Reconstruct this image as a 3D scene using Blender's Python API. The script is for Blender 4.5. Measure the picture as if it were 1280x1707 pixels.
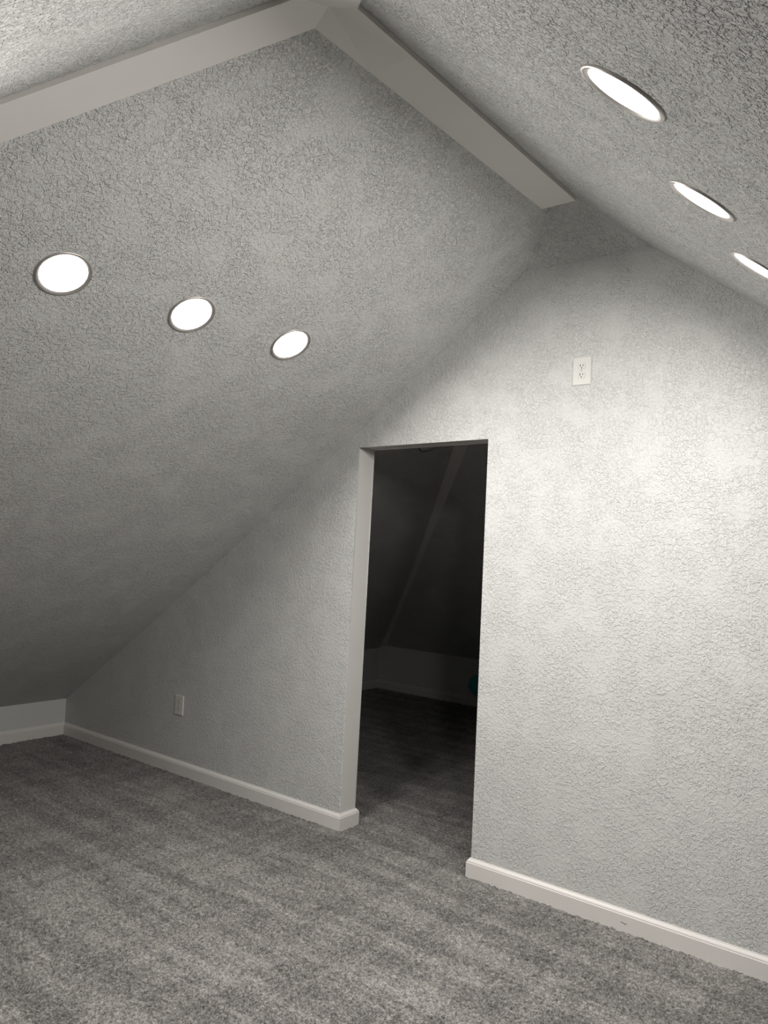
import bpy, bmesh, math
import numpy as np
from mathutils import Vector, Matrix

for o in list(bpy.data.objects):
    bpy.data.objects.remove(o, do_unlink=True)
scene = bpy.context.scene
COL = scene.collection

# ------------------------------------------------------------------ camera
FPX = 1312.3
cam_d = bpy.data.cameras.new('camera')
cam_d.sensor_fit = 'VERTICAL'
cam_d.sensor_height = 36.0
cam_d.sensor_width = 27.0
cam_d.lens = FPX / 1707.0 * 36.0
cam_d.clip_start = 0.02
cam = bpy.data.objects.new('camera', cam_d)
COL.objects.link(cam)
YAW, PITCH, ROLL = -0.6673, 0.0419, 0.0504
fwd = Vector((math.sin(YAW) * math.cos(PITCH), math.cos(YAW) * math.cos(PITCH), math.sin(PITCH)))
rt = Vector((math.cos(YAW), -math.sin(YAW), 0.0))
up = rt.cross(fwd)
r2 = rt * math.cos(ROLL) + up * math.sin(ROLL)
u2 = -rt * math.sin(ROLL) + up * math.cos(ROLL)
M = Matrix((r2, u2, -fwd)).transposed().to_4x4()
CAM = Vector((2.4219, -3.1916, 1.5))
M.translation = CAM
cam.matrix_world = M
scene.camera = cam

# ------------------------------------------------------------------ world, exposure (night: all light comes from the downlights)
w = bpy.data.worlds.new('world')
scene.world = w
w.use_nodes = True
w.node_tree.nodes['Background'].inputs[0].default_value = (0.02, 0.022, 0.026, 1)
w.node_tree.nodes['Background'].inputs[1].default_value = 0.2
scene.view_settings.view_transform = 'Standard'
scene.view_settings.look = 'None'
scene.view_settings.gamma = 1.0
scene.view_settings.use_curve_mapping = False
scene.view_settings.exposure = 0.0
LENS_STRENGTH = 14.0
LAMP_WATTS = 12.0
LAMP_SPREAD = math.radians(168)
LAMP_COLOR = (1.0, 0.965, 0.92)


# ------------------------------------------------------------------ helpers
def obj(name, bm, mats, parent=None, smooth=False):
    me = bpy.data.meshes.new(name)
    bmesh.ops.recalc_face_normals(bm, faces=bm.faces[:])
    if smooth:
        for f in bm.faces:
            f.smooth = True
    bm.to_mesh(me)
    bm.free()
    for m in (mats if isinstance(mats, (list, tuple)) else [mats]):
        me.materials.append(m)
    o = bpy.data.objects.new(name, me)
    COL.objects.link(o)
    if parent:
        o.parent = parent
    return o


def struct(o, label=None, cat=None):
    o['kind'] = 'structure'
    if label:
        o['label'] = label
    if cat:
        o['category'] = cat
    return o


def thing(name, label, cat, loc, rot=None, group=None):
    o = bpy.data.objects.new(name, None)
    o.empty_display_size = 0.05
    COL.objects.link(o)
    if rot is not None:
        m = rot.to_4x4()
        m.translation = Vector(loc)
        o.matrix_world = m
    else:
        o.location = loc
    o['label'] = label
    o['category'] = cat
    if group:
        o['group'] = group
    return o


def lathe(bm, prof, n=48, mat=0):
    """profile of (r, z) turned about local z; r = 0 closes the end"""
    rings = []
    for r, z in prof:
        if r < 1e-6:
            rings.append([bm.verts.new((0, 0, z))])
        else:
            rings.append([bm.verts.new((r * math.cos(2 * math.pi * k / n), r * math.sin(2 * math.pi * k / n), z)) for k in range(n)])
    for a, b in zip(rings, rings[1:]):
        for k in range(n):
            k2 = (k + 1) % n
            vs = [a[k % len(a)], a[k2 % len(a)], b[k2 % len(b)], b[k % len(b)]]
            u = []
            for v in vs:
                if v not in u:
                    u.append(v)
            if len(u) >= 3:
                f = bm.faces.new(u)
                f.material_index = mat
    return bm


def prism(bm, pts, off, mat=0):
    """closed polygon pts (3-D) extruded by off"""
    off = Vector(off)
    a = [bm.verts.new(p) for p in pts]
    b = [bm.verts.new(Vector(p) + off) for p in pts]
    fs = [bm.faces.new(a), bm.faces.new(b[::-1])]
    n = len(a)
    for k in range(n):
        fs.append(bm.faces.new((a[k], b[k], b[(k + 1) % n], a[(k + 1) % n])))
    for f in fs:
        f.material_index = mat
    return fs


def shell(bm, grid, thick):
    """grid[i][j] of points, thickened by the vector thick into a closed solid"""
    thick = Vector(thick)
    ni, nj = len(grid), len(grid[0])
    A = [[bm.verts.new(p) for p in row] for row in grid]
    B = [[bm.verts.new(Vector(p) + thick) for p in row] for row in grid]

    def q(*v):
        u = []
        for x in v:
            if all((x.co - y.co).length > 1e-7 for y in u):
                u.append(x)
        if len(u) >= 3:
            bm.faces.new(u)
    for i in range(ni - 1):
        for j in range(nj - 1):
            q(A[i][j], A[i + 1][j], A[i + 1][j + 1], A[i][j + 1])
            q(B[i][j], B[i][j + 1], B[i + 1][j + 1], B[i + 1][j])
    for i in range(ni - 1):
        q(A[i][0], B[i][0], B[i + 1][0], A[i + 1][0])
        q(A[i][-1], A[i + 1][-1], B[i + 1][-1], B[i][-1])
    for j in range(nj - 1):
        q(A[0][j], A[0][j + 1], B[0][j + 1], B[0][j])
        q(A[-1][j], B[-1][j], B[-1][j + 1], A[-1][j + 1])
    return bm


def bevel(bm, w, seg=2, ang=0.5):
    es = [e for e in bm.edges if len(e.link_faces) == 2 and e.calc_face_angle(0) > ang]
    bmesh.ops.bevel(bm, geom=es, offset=w, segments=seg, profile=0.5, affect='EDGES')


# ------------------------------------------------------------------ materials
def mat(name):
    m = bpy.data.materials.new(name)
    m.use_nodes = True
    nt = m.node_tree
    b = nt.nodes['Principled BSDF']
    return m, nt, b


def mth(nt, op, a, b=None, c=None, clamp=False):
    n = nt.nodes.new('ShaderNodeMath')
    n.operation = op
    n.use_clamp = clamp
    for i, v in enumerate((a, b, c)):
        if v is None:
            continue
        if isinstance(v, (int, float)):
            n.inputs[i].default_value = v
        else:
            nt.links.new(v, n.inputs[i])
    return n.outputs[0]


def noise(nt, vec, scale, detail=2.0, rough=0.5, dist=0.0):
    n = nt.nodes.new('ShaderNodeTexNoise')
    n.inputs['Scale'].default_value = scale
    n.inputs['Detail'].default_value = detail
    n.inputs['Roughness'].default_value = rough
    n.inputs['Distortion'].default_value = dist
    nt.links.new(vec, n.inputs['Vector'])
    return n.outputs['Fac']


def sstep(nt, v, a, b, lo=0.0, hi=1.0):
    n = nt.nodes.new('ShaderNodeMapRange')
    n.interpolation_type = 'SMOOTHSTEP'
    n.inputs['From Min'].default_value = a
    n.inputs['From Max'].default_value = b
    n.inputs['To Min'].default_value = lo
    n.inputs['To Max'].default_value = hi
    nt.links.new(v, n.inputs['Value'])
    return n.outputs['Result']


def ramp(nt, v, stops):
    n = nt.nodes.new('ShaderNodeValToRGB')
    el = n.color_ramp.elements
    while len(el) < len(stops):
        el.new(0.5)
    for e, (p, c) in zip(el, stops):
        e.position = p
        e.color = (*c, 1)
    nt.links.new(v, n.inputs[0])
    return n.outputs[0]


def objco(nt, scale=None):
    t = nt.nodes.new('ShaderNodeTexCoord').outputs['Object']
    if scale:
        mp = nt.nodes.new('ShaderNodeMapping')
        mp.inputs['Scale'].default_value = scale
        nt.links.new(t, mp.inputs['Vector'])
        return mp.outputs[0]
    return t


def plaster(name, col, scale, depth, cover=0.47, rough=0.6):
    """painted drywall with a stomped / knock-down relief of short curved ridges"""
    m, nt, b = mat(name)
    co = objco(nt)
    n1 = noise(nt, co, scale, 2.0, 0.5, 0.5)
    blob = sstep(nt, n1, cover, cover + 0.07)
    n2 = noise(nt, co, scale * 1.5, 1.0, 0.5, 0.4)
    ridge = sstep(nt, mth(nt, 'ABSOLUTE', mth(nt, 'SUBTRACT', n2, 0.5)), 0.01, 0.06, 1.0, 0.0)
    n3 = noise(nt, co, 6.0, 3.0, 0.65)
    amt = sstep(nt, n3, 0.34, 0.60, 0.42, 1.0)
    fine = noise(nt, co, scale * 4, 2.0)
    h = mth(nt, 'MULTIPLY', mth(nt, 'ADD', mth(nt, 'MULTIPLY', blob, 0.75), mth(nt, 'MULTIPLY', ridge, 0.45)), amt)
    h = mth(nt, 'ADD', h, mth(nt, 'MULTIPLY', fine, 0.10))
    bp = nt.nodes.new('ShaderNodeBump')
    bp.inputs['Strength'].default_value = 1.0
    bp.inputs['Distance'].default_value = depth
    nt.links.new(h, bp.inputs['Height'])
    nt.links.new(bp.outputs[0], b.inputs['Normal'])
    c = ramp(nt, noise(nt, co, 3.0, 3.0), [(0.3, tuple(x * 0.97 for x in col)), (0.7, col)])
    nt.links.new(c, b.inputs['Base Color'])
    b.inputs['Roughness'].default_value = rough
    b.inputs['Specular IOR Level'].default_value = 0.35
    return m


def paint(name, col, rough=0.45, relief=0.0006, scale=60):
    m, nt, b = mat(name)
    co = objco(nt)
    n = noise(nt, co, scale, 3.0)
    bp = nt.nodes.new('ShaderNodeBump')
    bp.inputs['Strength'].default_value = 0.6
    bp.inputs['Distance'].default_value = relief
    nt.links.new(n, bp.inputs['Height'])
    nt.links.new(bp.outputs[0], b.inputs['Normal'])
    c = ramp(nt, noise(nt, co, 4.0, 2.0), [(0.3, tuple(x * 0.97 for x in col)), (0.7, col)])
    nt.links.new(c, b.inputs['Base Color'])
    b.inputs['Roughness'].default_value = rough
    return m


WALLC = (0.685, 0.69, 0.678)
M_WALL = plaster('wall_plaster', WALLC, 68, 0.0027, 0.50)
M_CEIL = plaster('ceiling_plaster', WALLC, 66, 0.0044, 0.50)
M_CEIL_R = plaster('coarse_ceiling_plaster', WALLC, 66, 0.0095, 0.50)
M_SMOOTH = paint('smooth_wall_paint', WALLC, 0.6, 0.0008, 40)
M_JAMB = paint('jamb_paint', (0.76, 0.745, 0.72), 0.5, 0.0008, 40)
M_TRIM = paint('white_trim_paint', (0.80, 0.775, 0.75), 0.4)
M_BOARD = paint('white_board_paint', (0.84, 0.815, 0.785), 0.5, 0.0004, 30)
M_PLATE = paint('white_plastic', (0.73, 0.72, 0.69), 0.3, 0.0001)

M_JOINT = paint('shadow_gap_plastic', (0.33, 0.32, 0.30), 0.6)
M_SLOT, nt, b = mat('dark_slot')
b.inputs['Base Color'].default_value = (0.01, 0.01, 0.01, 1)
b.inputs['Roughness'].default_value = 0.8
c = ramp(nt, noise(nt, objco(nt), 300), [(0.3, (0.008, 0.008, 0.008)), (0.7, (0.014, 0.013, 0.012))])
nt.links.new(c, b.inputs['Base Color'])

M_NICKEL, nt, b = mat('satin_nickel')
b.inputs['Metallic'].default_value = 1.0
b.inputs['Roughness'].default_value = 0.45
c = ramp(nt, noise(nt, objco(nt, (1, 1, 30)), 40), [(0.3, (0.60, 0.575, 0.55)), (0.7, (0.68, 0.65, 0.62))])
nt.links.new(c, b.inputs['Base Color'])

M_STEEL, nt, b = mat('screw_steel')
b.inputs['Metallic'].default_value = 0.6
b.inputs['Roughness'].default_value = 0.4
c = ramp(nt, noise(nt, objco(nt), 200), [(0.3, (0.55, 0.54, 0.52)), (0.7, (0.62, 0.61, 0.59))])
nt.links.new(c, b.inputs['Base Color'])

M_LENS, nt, b = mat('lit_lens')
b.inputs['Base Color'].default_value = (0.8, 0.8, 0.8, 1)
b.inputs['Emission Color'].default_value = (*LAMP_COLOR, 1)
b.inputs['Emission Strength'].default_value = LENS_STRENGTH

M_LENS_OFF = paint('unlit_lens', (0.75, 0.75, 0.73), 0.4)
M_TEAL = paint('teal_fabric', (0.03, 0.47, 0.50), 0.8, 0.002, 250)
M_SCUFF = paint('dark_scuff', (0.12, 0.10, 0.09), 0.8)
M_BLACKMETAL = paint('black_metal', (0.02, 0.02, 0.02), 0.4)

# carpet
M_CARPET, nt, b = mat('grey_carpet')
co = objco(nt)
sp = noise(nt, co, 150, 3.0, 0.75)
sp2 = noise(nt, co, 60, 2.0, 0.6)
strk = sstep(nt, noise(nt, objco(nt, (0.9, 8.0, 1.0)), 1.0, 3.0, 0.6, 0.12), 0.44, 0.57)
strk2 = sstep(nt, noise(nt, objco(nt, (7.0, 0.9, 1.0)), 1.0, 2.0, 0.6, 0.12), 0.42, 0.58)
blot = noise(nt, co, 14.0, 3.0, 0.65)
v = mth(nt, 'MULTIPLY', mth(nt, 'SUBTRACT', sp, 0.5), 1.9)
v = mth(nt, 'ADD', v, mth(nt, 'MULTIPLY', mth(nt, 'SUBTRACT', sp2, 0.5), 0.95))
v = mth(nt, 'ADD', v, mth(nt, 'MULTIPLY', mth(nt, 'SUBTRACT', strk, 0.5), 0.13))
v = mth(nt, 'ADD', v, mth(nt, 'MULTIPLY', mth(nt, 'SUBTRACT', strk2, 0.5), 0.07))
v = mth(nt, 'ADD', v, mth(nt, 'MULTIPLY', mth(nt, 'SUBTRACT', blot, 0.5), 0.42))
v = mth(nt, 'ADD', v, 0.5)
c = ramp(nt, v, [(0.06, (0.042, 0.040, 0.040)), (0.38, (0.137, 0.130, 0.126)), (0.62, (0.258, 0.247, 0.235)), (0.97, (0.47, 0.452, 0.425))])
nt.links.new(c, b.inputs['Base Color'])
b.inputs['Roughness'].default_value = 0.95
b.inputs['Specular IOR Level'].default_value = 0.1
b.inputs['Sheen Weight'].default_value = 0.15
bp = nt.nodes.new('ShaderNodeBump')
bp.inputs['Strength'].default_value = 0.8
bp.inputs['Distance'].default_value = 0.006
nt.links.new(sp, bp.inputs['Height'])
nt.links.new(bp.outputs[0], b.inputs['Normal'])

# ------------------------------------------------------------------ the roof: a hip roof seen from inside (metres)
XK, ZK = -2.9749, 0.257           # left knee wall and its height
TL, SAG, SPAN = 0.702, 0.0427, 4.2
TR, XR = 0.7368, 5.0511
YF, ZK2, TF = 3.3916, 0.4817, 0.6824   # far knee wall
TN = 0.74
WT = 0.1288                       # partition thickness
XD1, XD2, ZD1, ZD2 = -0.2858, 0.5161, 2.0174, 2.0300
ZB, XB1, XB2, YB = 2.9463, 0.8748, 1.0283, -0.2596


def zl(x):
    u = (x - XK) / SPAN
    return ZK + TL * (x - XK) - SAG * 4 * u * (1 - u)


def zr(x):
    return TR * (XR - x)


def zf(y):
    t = min(1.0, max(0.0, y / WT))
    return ZK2 + TF * (YF - y) - 0.034 * t


def zn(y):
    return 2.966 + TN * (y + 1.761)


def solve(fn, lo, hi, target):
    inc = fn(hi) > fn(lo)
    for _ in range(60):
        m = (lo + hi) / 2
        if (fn(m) < target) == inc:
            lo = m
        else:
            hi = m
    return (lo + hi) / 2


XRIDGE = solve(lambda x: zl(x) - zr(x), 0, 2, 0)
ZRIDGE = zr(XRIDGE)
yfar = lambda z: solve(zf, -1.5, 4.5, z)
ynear = lambda z: solve(zn, -6.5, -1.0, z)
XKR = XR - ZK / TR                 # right knee wall
YKN = ynear(ZK)                    # near knee wall
XC2 = -2.7384                      # knee wall in the dark room

UPV = (0, 0, 0.10)


def slope_grid(ps, rng, fn, nv):
    return [[fn(p, a + (b - a) * k / nv) for k in range(nv + 1)] for p in ps for a, b in [rng(p)]]


xs = [XK + (XRIDGE - XK) * k / 40 for k in range(41)]
bm = shell(bmesh.new(), slope_grid(xs, lambda x: (ynear(zl(x)), yfar(zl(x))), lambda x, y: (x, y, zl(x)), 8), UPV)
struct(obj('ceiling_left', bm, M_CEIL), 'textured grey sloped ceiling with three lit downlights above the low knee wall', 'ceiling')
xs = [XRIDGE + (XKR - XRIDGE) * k / 20 for k in range(21)]
bm = shell(bmesh.new(), slope_grid(xs, lambda x: (ynear(zr(x)), yfar(zr(x))), lambda x, y: (x, y, zr(x)), 8), UPV)
struct(obj('ceiling_right', bm, M_CEIL_R), 'textured grey sloped ceiling with three dark-rimmed downlights across the ridge board', 'ceiling')


def xl_at(z):
    return solve(zl, XK - 1, 1.6, z)


ys = [YKN + (ynear(ZRIDGE) - YKN) * k / 20 for k in range(21)]
bm = shell(bmesh.new(), slope_grid(ys, lambda y: (xl_at(zn(y)), XR - zn(y) / TR), lambda y, x: (x, y, zn(y)), 8), UPV)
struct(obj('ceiling_front', bm, M_CEIL_R), 'bright rough textured hip end slope above the hip board', 'ceiling')
yE = yfar(ZRIDGE)
ys = [yE + (0.0 - yE) * k / 4 for k in range(5)] + [WT * k / 4 for k in range(1, 5)] + [WT + (YF + 0.3 - WT) * k / 12 for k in range(1, 13)]
bm = shell(bmesh.new(), slope_grid(ys, lambda y: (xl_at(zf(y)), XR - zf(y) / TR), lambda y, x: (x, y, zf(y)), 8), UPV)
struct(obj('ceiling_back', bm, M_CEIL), 'shaded far hip slope between the ridge board and the wall top', 'ceiling')

# ------------------------------------------------------------------ walls
# partition with the doorway; front at y = 0, back at y = WT


def wall_outline(y, clip):
    pts = [(XK, -0.02), (XD1, -0.02), (XD1, ZD1), (XD2, ZD2), (XD2, -0.02), (XKR, -0.02), (XKR, ZK)]
    xr_ = XR - clip / TR
    xl_ = xl_at(clip)
    pts += [(xr_, clip), (xl_, clip)]
    n = 14
    pts += [(xl_ + (XK - xl_) * k / n, zl(xl_ + (XK - xl_) * k / n)) for k in range(1, n + 1)]
    return [(x, y, z + (0.004 if z > 0.2 and not (z < 2.1 and XD1 - 1e-6 <= x <= XD2 + 1e-6 and z in (ZD1, ZD2)) else 0.0)) for x, z in pts]


bm = bmesh.new()
A = [bm.verts.new(p) for p in wall_outline(0.0, zf(0.0))]
B = [bm.verts.new(p) for p in wall_outline(WT, zf(WT))]
bm.faces.new(A)
bm.faces.new(B[::-1])
n = len(A)
for k in range(n):
    f = bm.faces.new((A[k], B[k], B[(k + 1) % n], A[(k + 1) % n]))
    if k in (1, 2, 3):
        f.material_index = 1
# soften the corner beads of the opening
es = [e for e in bm.edges if len(e.link_faces) == 2 and {f.material_index for f in e.link_faces} == {0, 1}
      and all(XD1 - 0.01 < v.co.x < XD2 + 0.01 for v in e.verts)]
bmesh.ops.bevel(bm, geom=es, offset=0.006, segments=3, profile=0.5, affect='EDGES')
wall_back = struct(obj('wall_back', bm, [M_WALL, M_JAMB]), 'light grey textured partition wall with an open doorway', 'wall')


def knee(name, pts, off, label, m=M_SMOOTH):
    bm = bmesh.new()
    prism(bm, pts, off)
    return struct(obj(name, bm, m), label, 'wall')


knee('wall_left', [(XK, YKN, -0.02), (XK, 0, -0.02), (XK, 0, ZK + 0.01), (XK, YKN, ZK + 0.01)], (-0.1, 0, 0), 'low smooth grey knee wall under the slope beside the partition')
knee('wall_right', [(XKR, YKN, -0.02), (XKR, YF, -0.02), (XKR, YF, ZK + 0.01), (XKR, YKN, ZK + 0.01)], (0.1, 0, 0), 'low knee wall under the opposite slope')
knee('wall_front', [(XK, YKN, -0.02), (XKR, YKN, -0.02), (XKR, YKN, ZK + 0.01), (XK, YKN, ZK + 0.01)], (0, -0.1, 0), 'low knee wall under the hip end slope')
knee('wall_far', [(XC2 - 0.1, YF, -0.02), (XKR, YF, -0.02), (XKR, YF, zf(YF) + 0.01), (XC2 - 0.1, YF, zf(YF) + 0.01)], (0, 0.1, 0), 'low knee wall at the back of the dark room beyond the doorway')
knee('wall_far_left', [(XC2, WT, -0.02), (XC2, YF, -0.02), (XC2, YF, zl(XC2) + 0.01), (XC2, WT, zl(XC2) + 0.01)], (-0.1, 0, 0), 'side knee wall of the dark room beyond the doorway')

# ------------------------------------------------------------------ floor and carpet
bm = bmesh.new()
prism(bm, [(XK - 0.1, YKN - 0.1, -0.03), (XKR + 0.1, YKN - 0.1, -0.03), (XKR + 0.1, YF + 0.1, -0.03), (XK - 0.1, YF + 0.1, -0.03)], (0, 0, -0.1))
floor = struct(obj('floor', bm, M_CARPET), 'grey mottled carpeted floor', 'floor')


def spacing(lo, a, b_, hi, fine, coarse):
    return np.concatenate([np.arange(lo, a, coarse), np.arange(a, b_, fine), np.arange(b_, hi + coarse * 0.5, coarse)])


rng = np.random.default_rng(5)
gx = spacing(XK - 0.02, -2.95, 2.25, XKR + 0.02, 0.0075, 0.05)
gy = spacing(YKN - 0.02, -2.15, 0.6, YF + 0.02, 0.0065, 0.03)
X, Y = np.meshgrid(gx, gy, indexing='ij')
fineX = ((X > -2.94) & (X < 2.24)).astype(float)
fineY = ((Y > -2.14) & (Y < 0.59)).astype(float)
hgt = rng.normal(0, 0.0024, X.shape)
h2 = rng.normal(0, 1, X.shape)
for ax in (0, 1):
    for _ in range(2):
        h2 = (np.roll(h2, 1, ax) + 2 * h2 + np.roll(h2, -1, ax)) / 4
jit = 0.0022
Z = np.clip(hgt + h2 * 0.004, -0.008, 0.007)
X2 = X + rng.uniform(-jit, jit, X.shape) * fineX
Y2 = Y + rng.uniform(-jit, jit, X.shape) * fineY
V = np.stack([X2, Y2, Z], -1).reshape(-1, 3)
ni, nj = X.shape
I, J = np.meshgrid(np.arange(ni - 1), np.arange(nj - 1), indexing='ij')
q0 = (I * nj + J).ravel()
F = np.stack([q0, q0 + nj, q0 + nj + 1, q0 + 1], -1)
me = bpy.data.meshes.new('carpet_pile')
me.vertices.add(len(V))
me.vertices.foreach_set('co', V.ravel().astype(np.float32))
me.loops.add(F.size)
me.loops.foreach_set('vertex_index', F.ravel().astype(np.int32))
me.polygons.add(len(F))
me.polygons.foreach_set('loop_start', np.arange(0, F.size, 4, dtype=np.int32))
me.polygons.foreach_set('loop_total', np.full(len(F), 4, dtype=np.int32))
me.update(calc_edges=True)
me.materials.append(M_CARPET)
pile = bpy.data.objects.new('carpet_pile', me)
COL.objects.link(pile)
pile.parent = floor
pile['kind'] = 'stuff'

# ------------------------------------------------------------------ baseboards: one moulded profile swept along a path, mitred
PROFILE = [(0.0, -0.02), (0.0149, -0.02), (0.0149, 0.064), (0.0125, 0.068), (0.0125, 0.0715), (0.009, 0.0765), (0.0045, 0.0815), (0.003, 0.085), (0.0, 0.085)]


def baseboard(name, path, label):
    """path: plan points along the wall face, room on the right-hand side of travel"""
    bm = bmesh.new()
    P = [Vector((x, y)) for x, y in path]
    rows = []
    for k, p in enumerate(P):
        def nrm(a, b_):
            d = (b_ - a).normalized()
            return Vector((d.y, -d.x))
        if k == 0:
            m = nrm(P[0], P[1])
        elif k == len(P) - 1:
            m = nrm(P[-2], P[-1])
        else:
            n1, n2 = nrm(P[k - 1], P[k]), nrm(P[k], P[k + 1])
            m = (n1 + n2) / (1 + n1.dot(n2))
        rows.append([bm.verts.new((p.x + m.x * t, p.y + m.y * t, z)) for t, z in PROFILE])
    for a, b_ in zip(rows, rows[1:]):
        for j in range(len(PROFILE)):
            j2 = (j + 1) % len(PROFILE)
            bm.faces.new((a[j], b_[j], b_[j2], a[j2]))
    bm.faces.new(rows[0])
    bm.faces.new(rows[-1][::-1])
    return struct(obj(name, bm, M_TRIM), label, 'baseboard')


T = 0.0149
baseboard('baseboard_left', [(XK, YKN), (XK, -0.0005)], 'white baseboard along the low knee wall')
bbL = baseboard('baseboard_back_left', [(XK, 0), (XD1, 0), (XD1, WT), (XC2, WT)], 'white baseboard from the knee wall corner wrapping the doorway jamb')
bbR = baseboard('baseboard_back_right', [(XKR, WT), (XD2, WT), (XD2, 0), (XKR, 0)], 'long white baseboard under the tall bright side of the partition')
baseboard('baseboard_right', [(XKR, -0.0005), (XKR, YKN)], 'white baseboard along the opposite knee wall')
baseboard('baseboard_front', [(XKR, YKN), (XK, YKN)], 'white baseboard along the hip end knee wall')
baseboard('baseboard_far', [(XC2, YF), (XKR, YF)], 'baseboard along the back wall of the dark room')
baseboard('baseboard_far_left', [(XC2, WT), (XC2, YF)], 'baseboard along the side wall of the dark room')

# scuff in the long baseboard
bm = bmesh.new()
pts = [(-0.014, 0.0012), (-0.006, 0.0028), (0.003, 0.0012), (0.011, 0.0022), (0.014, 0.0005), (0.008, -0.0016), (0.0, -0.001), (-0.008, 0.0002)]
prism(bm, [(1.246 + a, -T - 0.0003, 0.034 + c_ - 0.1 * a) for a, c_ in pts], (0, 0.001, 0))
o = obj('scuff_mark', bm, M_SCUFF, bbR)
o['label'] = 'small dark scuff'

# ------------------------------------------------------------------ boards boxing the ridge and the hips
HZ = 0.519                                            # fall of the hip boards per metre of plan run


def board(name, plan, zfun, thick, label):
    bm = bmesh.new()
    a = [bm.verts.new((x, y, zfun(x, y))) for x, y in plan]
    b_ = [bm.verts.new((x, y, zfun(x, y) + thick)) for x, y in plan]
    bm.faces.new(a)
    bm.faces.new(b_[::-1])
    for k in range(len(plan)):
        k2 = (k + 1) % len(plan)
        bm.faces.new((a[k], b_[k], b_[k2], a[k2]))
    bevel(bm, 0.0025, 2)
    return struct(obj(name, bm, M_BOARD), label, 'ceiling trim')


XC = 0.9545
Y1, Y2_ = -1.6553, -1.6485
bm = bmesh.new()
TIP = 0.0186                                          # the end is planed up to meet the two hip boards
lo_ = [bm.verts.new(p) for p in ((XB1, YB, ZB), (XB1, -1.40, ZB), (XB1, Y1, ZB), (XC, -1.684, ZB + TIP), (XB2, Y2_, ZB), (XB2, -1.40, ZB), (XB2, YB, ZB))]
hi_ = [bm.verts.new((v_.co.x, v_.co.y, v_.co.z + 0.022)) for v_ in lo_]
for r_ in (lo_, hi_):
    for t_ in ((0, 1, 5, 6), (1, 2, 3), (1, 3, 5), (3, 4, 5)):
        bm.faces.new([r_[k] for k in t_])
for k in range(7):
    bm.faces.new((lo_[k], hi_[k], hi_[(k + 1) % 7], lo_[(k + 1) % 7]))
struct(obj('trim_1', bm, M_BOARD), 'white flat board boxing the ridge, ending at the far hip slope', 'ceiling trim')
s2 = math.sqrt(2)
LEN = 4.9


def hipz(sx):
    # z on a hip board: falls along the plan direction (sx, -1)/sqrt2 away from its top corner
    x0, y0 = (XB1, Y1) if sx < 0 else (XB2, Y2_)
    return lambda x, y: 2.9457 - HZ * ((x - x0) * sx - (y - y0)) / s2


O = 0.1085
L = 4.4 / s2
board('trim_2', [(XB1, Y1), (XB1 - L, Y1 - L), (XB1 + O - L, Y1 - O - L), (XC, -1.7915), (XC, -1.684)], hipz(-1), 0.024,
      'white board on the hip falling from the ridge toward the knee wall')
board('trim_3', [(XB2, Y2_), (XC, -1.684), (XC, -1.7915), (XB2 - O + L, Y2_ - O - L), (XB2 + L, Y2_ - L)], hipz(1), 0.024,
      'white board on the hip meeting the ridge board end')
# hip board in the dark room: lies in the valley between the side slope and the back slope
w2 = 0.092 / s2
p0 = Vector((-2.690, 3.335, 0.452))
p1 = Vector((-0.249, 0.850, 2.136))
d = p1 - p0
pa, pb = p0 - d * 0.006, p0 + d * 1.25
bm = bmesh.new()
side = Vector((w2, w2, 0))
prism(bm, [pa, pb, pb + side, pa + side], (0, 0, 0.03))
bevel(bm, 0.002, 2)
struct(obj('trim_4', bm, M_BOARD), 'narrow hip board on the dark ceiling seen through the doorway', 'ceiling trim')


# ------------------------------------------------------------------ recessed downlights
def frame_from_normal(nv):
    z = Vector(nv).normalized()
    x = Vector((0, 1, 0)) - z * z.y
    x.normalize()
    y = z.cross(x)
    return Matrix((x, y, z)).transposed()


def make_light(label, lit, loc, rot, group):
    t = thing('recessed_light', label, 'ceiling light', loc, rot, group)
    bm = lathe(bmesh.new(), [(0.0905, -0.003), (0.0905, 0.0028), (0.0895, 0.0044), (0.0880, 0.0052), (0.0845, 0.0050), (0.0768, 0.0016), (0.0760, 0.0010), (0.0760, -0.003)], 64)
    obj('trim_ring', bm, M_NICKEL, t, True)
    bm = lathe(bmesh.new(), [(0.0762, -0.003), (0.0758, 0.0010), (0.060, 0.0014), (0.035, 0.0018), (0.0, 0.0020)], 64)
    obj('lens', bm, M_LENS if lit else M_LENS_OFF, t, True)
    if lit:
        ld = bpy.data.lights.new('led_source', 'AREA')
        ld.shape = 'DISK'
        ld.size = 0.145
        ld.energy = LAMP_WATTS
        ld.color = LAMP_COLOR
        ld.spread = LAMP_SPREAD
        lo = bpy.data.objects.new('led_source', ld)
        COL.objects.link(lo)
        lo.parent = t
        lo.location = (0, 0, 0.0035)
        lo.rotation_euler = (math.pi, 0, 0)      # area lights shine along their own -z
    return t


def left_normal(x):
    s = (zl(x + 0.01) - zl(x - 0.01)) / 0.02
    return Vector((s, 0, -1)).normalized()


RN = Vector((-TR, 0, -1)).normalized()
base = 'recessed downlight in the slope over the knee wall'
LL = [((0.0198, -1.8794), 'lit round downlight on slope above knee wall, last of its row from the doorway wall'),
      ((0.0223, -1.3678), 'lit round downlight on slope above knee wall, middle of its row of three'),
      ((0.0288, -0.8529), 'lit round downlight on slope above knee wall, first of its row from doorway wall')]
RL = [((1.8644, -1.8393), 'lit downlight with dark rim across the ridge board, last from the outlet wall'),
      ((1.8430, -1.2864), 'lit downlight with dark rim across the ridge board, middle of its row'),
      ((1.8527, -0.7797), 'lit downlight with dark rim across the ridge board, first from the outlet wall')]
proto = None


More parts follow.
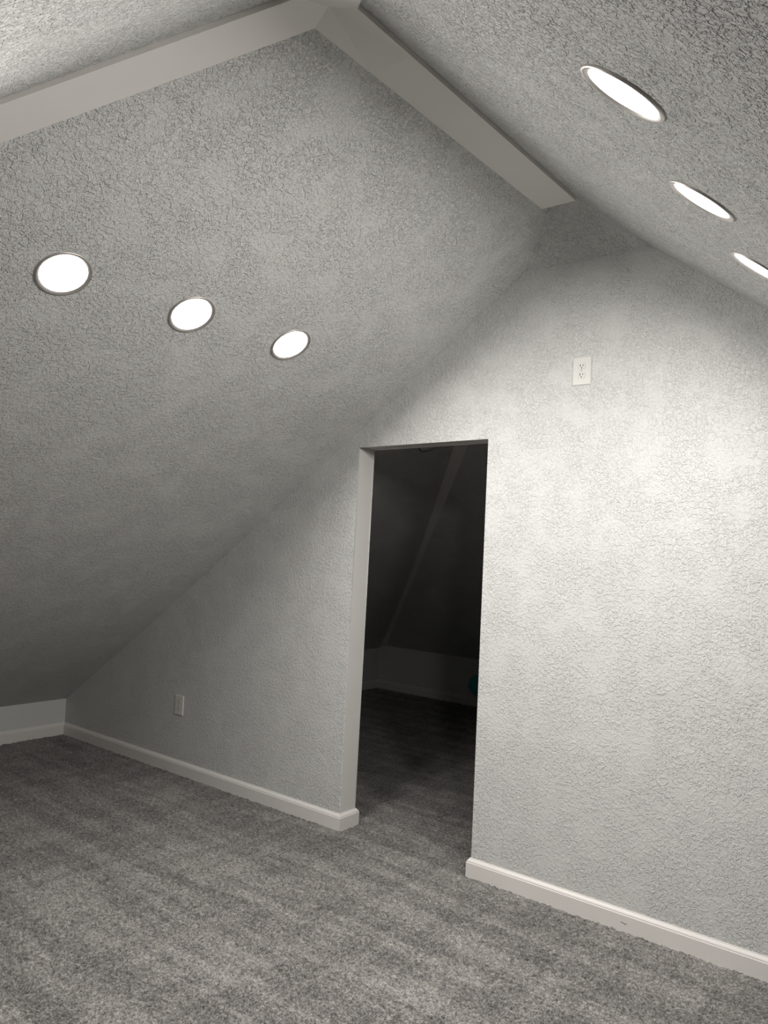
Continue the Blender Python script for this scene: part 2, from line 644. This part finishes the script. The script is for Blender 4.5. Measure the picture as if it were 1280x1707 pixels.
def copy_tree(o, loc, rot, label, group):
    c_ = o.copy()
    COL.objects.link(c_)
    m = rot.to_4x4()
    m.translation = Vector(loc)
    c_.matrix_world = m
    c_['label'] = label
    c_['group'] = group
    for ch in o.children:
        k = ch.copy()
        COL.objects.link(k)
        k.parent = c_
    return c_


for (x, y), lab in LL:
    loc, rot = (x, y, zl(x)), frame_from_normal(left_normal(x))
    if proto is None:
        proto = make_light(lab, True, loc, rot, 'downlights on the slope above the knee wall')
        bpy.context.view_layer.update()
    else:
        copy_tree(proto, loc, rot, lab, 'downlights on the slope above the knee wall')
for (x, y), lab in RL:
    copy_tree(proto, (x, y, zr(x)), frame_from_normal(RN), lab, 'downlights across the ridge board')
x, y = -0.262, 0.64
make_light('unlit round downlight on the dark ceiling just under the doorway head', False, (x, y, zl(x)), frame_from_normal(left_normal(x)), 'unlit downlights')


# ------------------------------------------------------------------ wall outlets
def make_outlet(label, x, z, pw, ph):
    rot = Matrix(((1, 0, 0), (0, 0, -1), (0, 1, 0)))      # local x right, local y up, local z out of the wall
    t = thing('wall_outlet', label, 'outlet', (x, 0, z), rot)
    bm = bmesh.new()
    prof = [(0.0, -0.002), (0.0, 0.0035), (0.0028, 0.0060)]
    rings = [[bm.verts.new((sx * (pw / 2 - i_), sy * (ph / 2 - i_), h_)) for sx, sy in ((-1, -1), (1, -1), (1, 1), (-1, 1))] for i_, h_ in prof]
    for a, b_ in zip(rings, rings[1:]):
        for k in range(4):
            bm.faces.new((a[k], a[(k + 1) % 4], b_[(k + 1) % 4], b_[k]))
    bm.faces.new(rings[-1])
    bm.faces.new(rings[0][::-1])
    bevel(bm, 0.0008, 2)
    obj('cover_plate', bm, M_PLATE, t)
    zf0 = 0.0060
    for sy in (1, -1):
        cy = sy * 0.0195
        # dark joint round the receptacle face, then the face itself: a disc with flat top and bottom
        out = []
        for k in range(40):
            a = 2 * math.pi * k / 40
            out.append((0.0172 * math.cos(a), max(-0.0135, min(0.0135, 0.0172 * math.sin(a)))))
        bm = bmesh.new()
        prism(bm, [(px * 1.05, cy + py * 1.05, zf0 - 0.001) for px, py in out], (0, 0, 0.0012))
        bmesh.ops.remove_doubles(bm, verts=bm.verts[:], dist=1e-6)
        j = obj('receptacle_joint', bm, M_JOINT, t)
        bm = bmesh.new()
        prism(bm, [(px, cy + py, zf0 - 0.001) for px, py in out], (0, 0, 0.0022))
        bmesh.ops.remove_doubles(bm, verts=bm.verts[:], dist=1e-6)
        r_ = obj('receptacle', bm, M_PLATE, t)
        zt = zf0 + 0.0012
        for (sx_, sw, sh) in ((-0.0064, 0.0032, 0.0095), (0.0064, 0.0028, 0.0078)):
            bm = bmesh.new()
            prism(bm, [(sx_ - sw / 2, cy + 0.0035 - sh / 2, zt - 0.001), (sx_ + sw / 2, cy + 0.0035 - sh / 2, zt - 0.001),
                       (sx_ + sw / 2, cy + 0.0035 + sh / 2, zt - 0.001), (sx_ - sw / 2, cy + 0.0035 + sh / 2, zt - 0.001)], (0, 0, 0.0013))
            obj('slot', bm, M_SLOT, r_)
        bm = bmesh.new()
        pts = [(0.0026 * math.cos(math.pi * k / 8), cy - 0.0072 - 0.0026 * math.sin(math.pi * k / 8), zt - 0.001) for k in range(9)]
        pts += [(-0.0026, cy - 0.0052, zt - 0.001), (0.0026, cy - 0.0052, zt - 0.001)]
        prism(bm, pts, (0, 0, 0.0013))
        obj('ground_slot', bm, M_SLOT, r_)
    bm = lathe(bmesh.new(), [(0.0034, zf0 - 0.001), (0.0034, zf0 + 0.0006), (0.0020, zf0 + 0.0013), (0.0, zf0 + 0.0014)], 16)
    s = obj('screw', bm, M_STEEL, t)
    bm = bmesh.new()
    prism(bm, [(-0.0028, -0.0004, zf0 + 0.0009), (0.0028, -0.0004, zf0 + 0.0009), (0.0028, 0.0004, zf0 + 0.0009), (-0.0028, 0.0004, zf0 + 0.0009)], (0, 0, 0.0008))
    obj('screw_slot', bm, M_SLOT, s)
    return t


make_outlet('white duplex outlet high on the bright wall above the doorway head', 0.968, 2.3015, 0.084, 0.124)
make_outlet('small duplex outlet low on the shaded wall near the knee wall corner', -1.659, 0.4242, 0.080, 0.122)

# ------------------------------------------------------------------ teal cushion stool in the dark room, mostly behind the jamb
edge = CAM + (fwd + r2 * ((780.6 - 640) / FPX) - u2 * ((1141 - 853.5) / FPX)) * 1.0
dirv = (edge - CAM)
tt = (3.05 - CAM.y) / dirv.y
pt = CAM + dirv * tt
perp = Vector((dirv.y, -dirv.x, 0)).normalized()
RS = 0.23
cen = pt + perp * RS
st = thing('cushion_stool', 'round teal cushioned stool in the dark room, peeking past the doorway jamb', 'stool', (cen.x, cen.y, 0.0))
hz = pt.z
th = 0.088
bm = lathe(bmesh.new(), [(0.0, hz - th)] + [(RS - th + th * math.cos(a), hz + th * math.sin(a)) for a in [math.radians(-90 + 180 * k / 16) for k in range(17)]] + [(0.0, hz + th)], 48)
obj('cushion', bm, M_TEAL, st, True)
bm = lathe(bmesh.new(), [(0.0, 0.02), (0.03, 0.02), (0.03, hz - th + 0.01), (0.0, hz - th + 0.01)], 24)
obj('pedestal', bm, M_BLACKMETAL, st)
bm = lathe(bmesh.new(), [(0.0, 0.0), (0.115, 0.0), (0.115, 0.012), (0.10, 0.022), (0.0, 0.024)], 36)
obj('base', bm, M_BLACKMETAL, st)
print('stool', tuple(cen), hz)
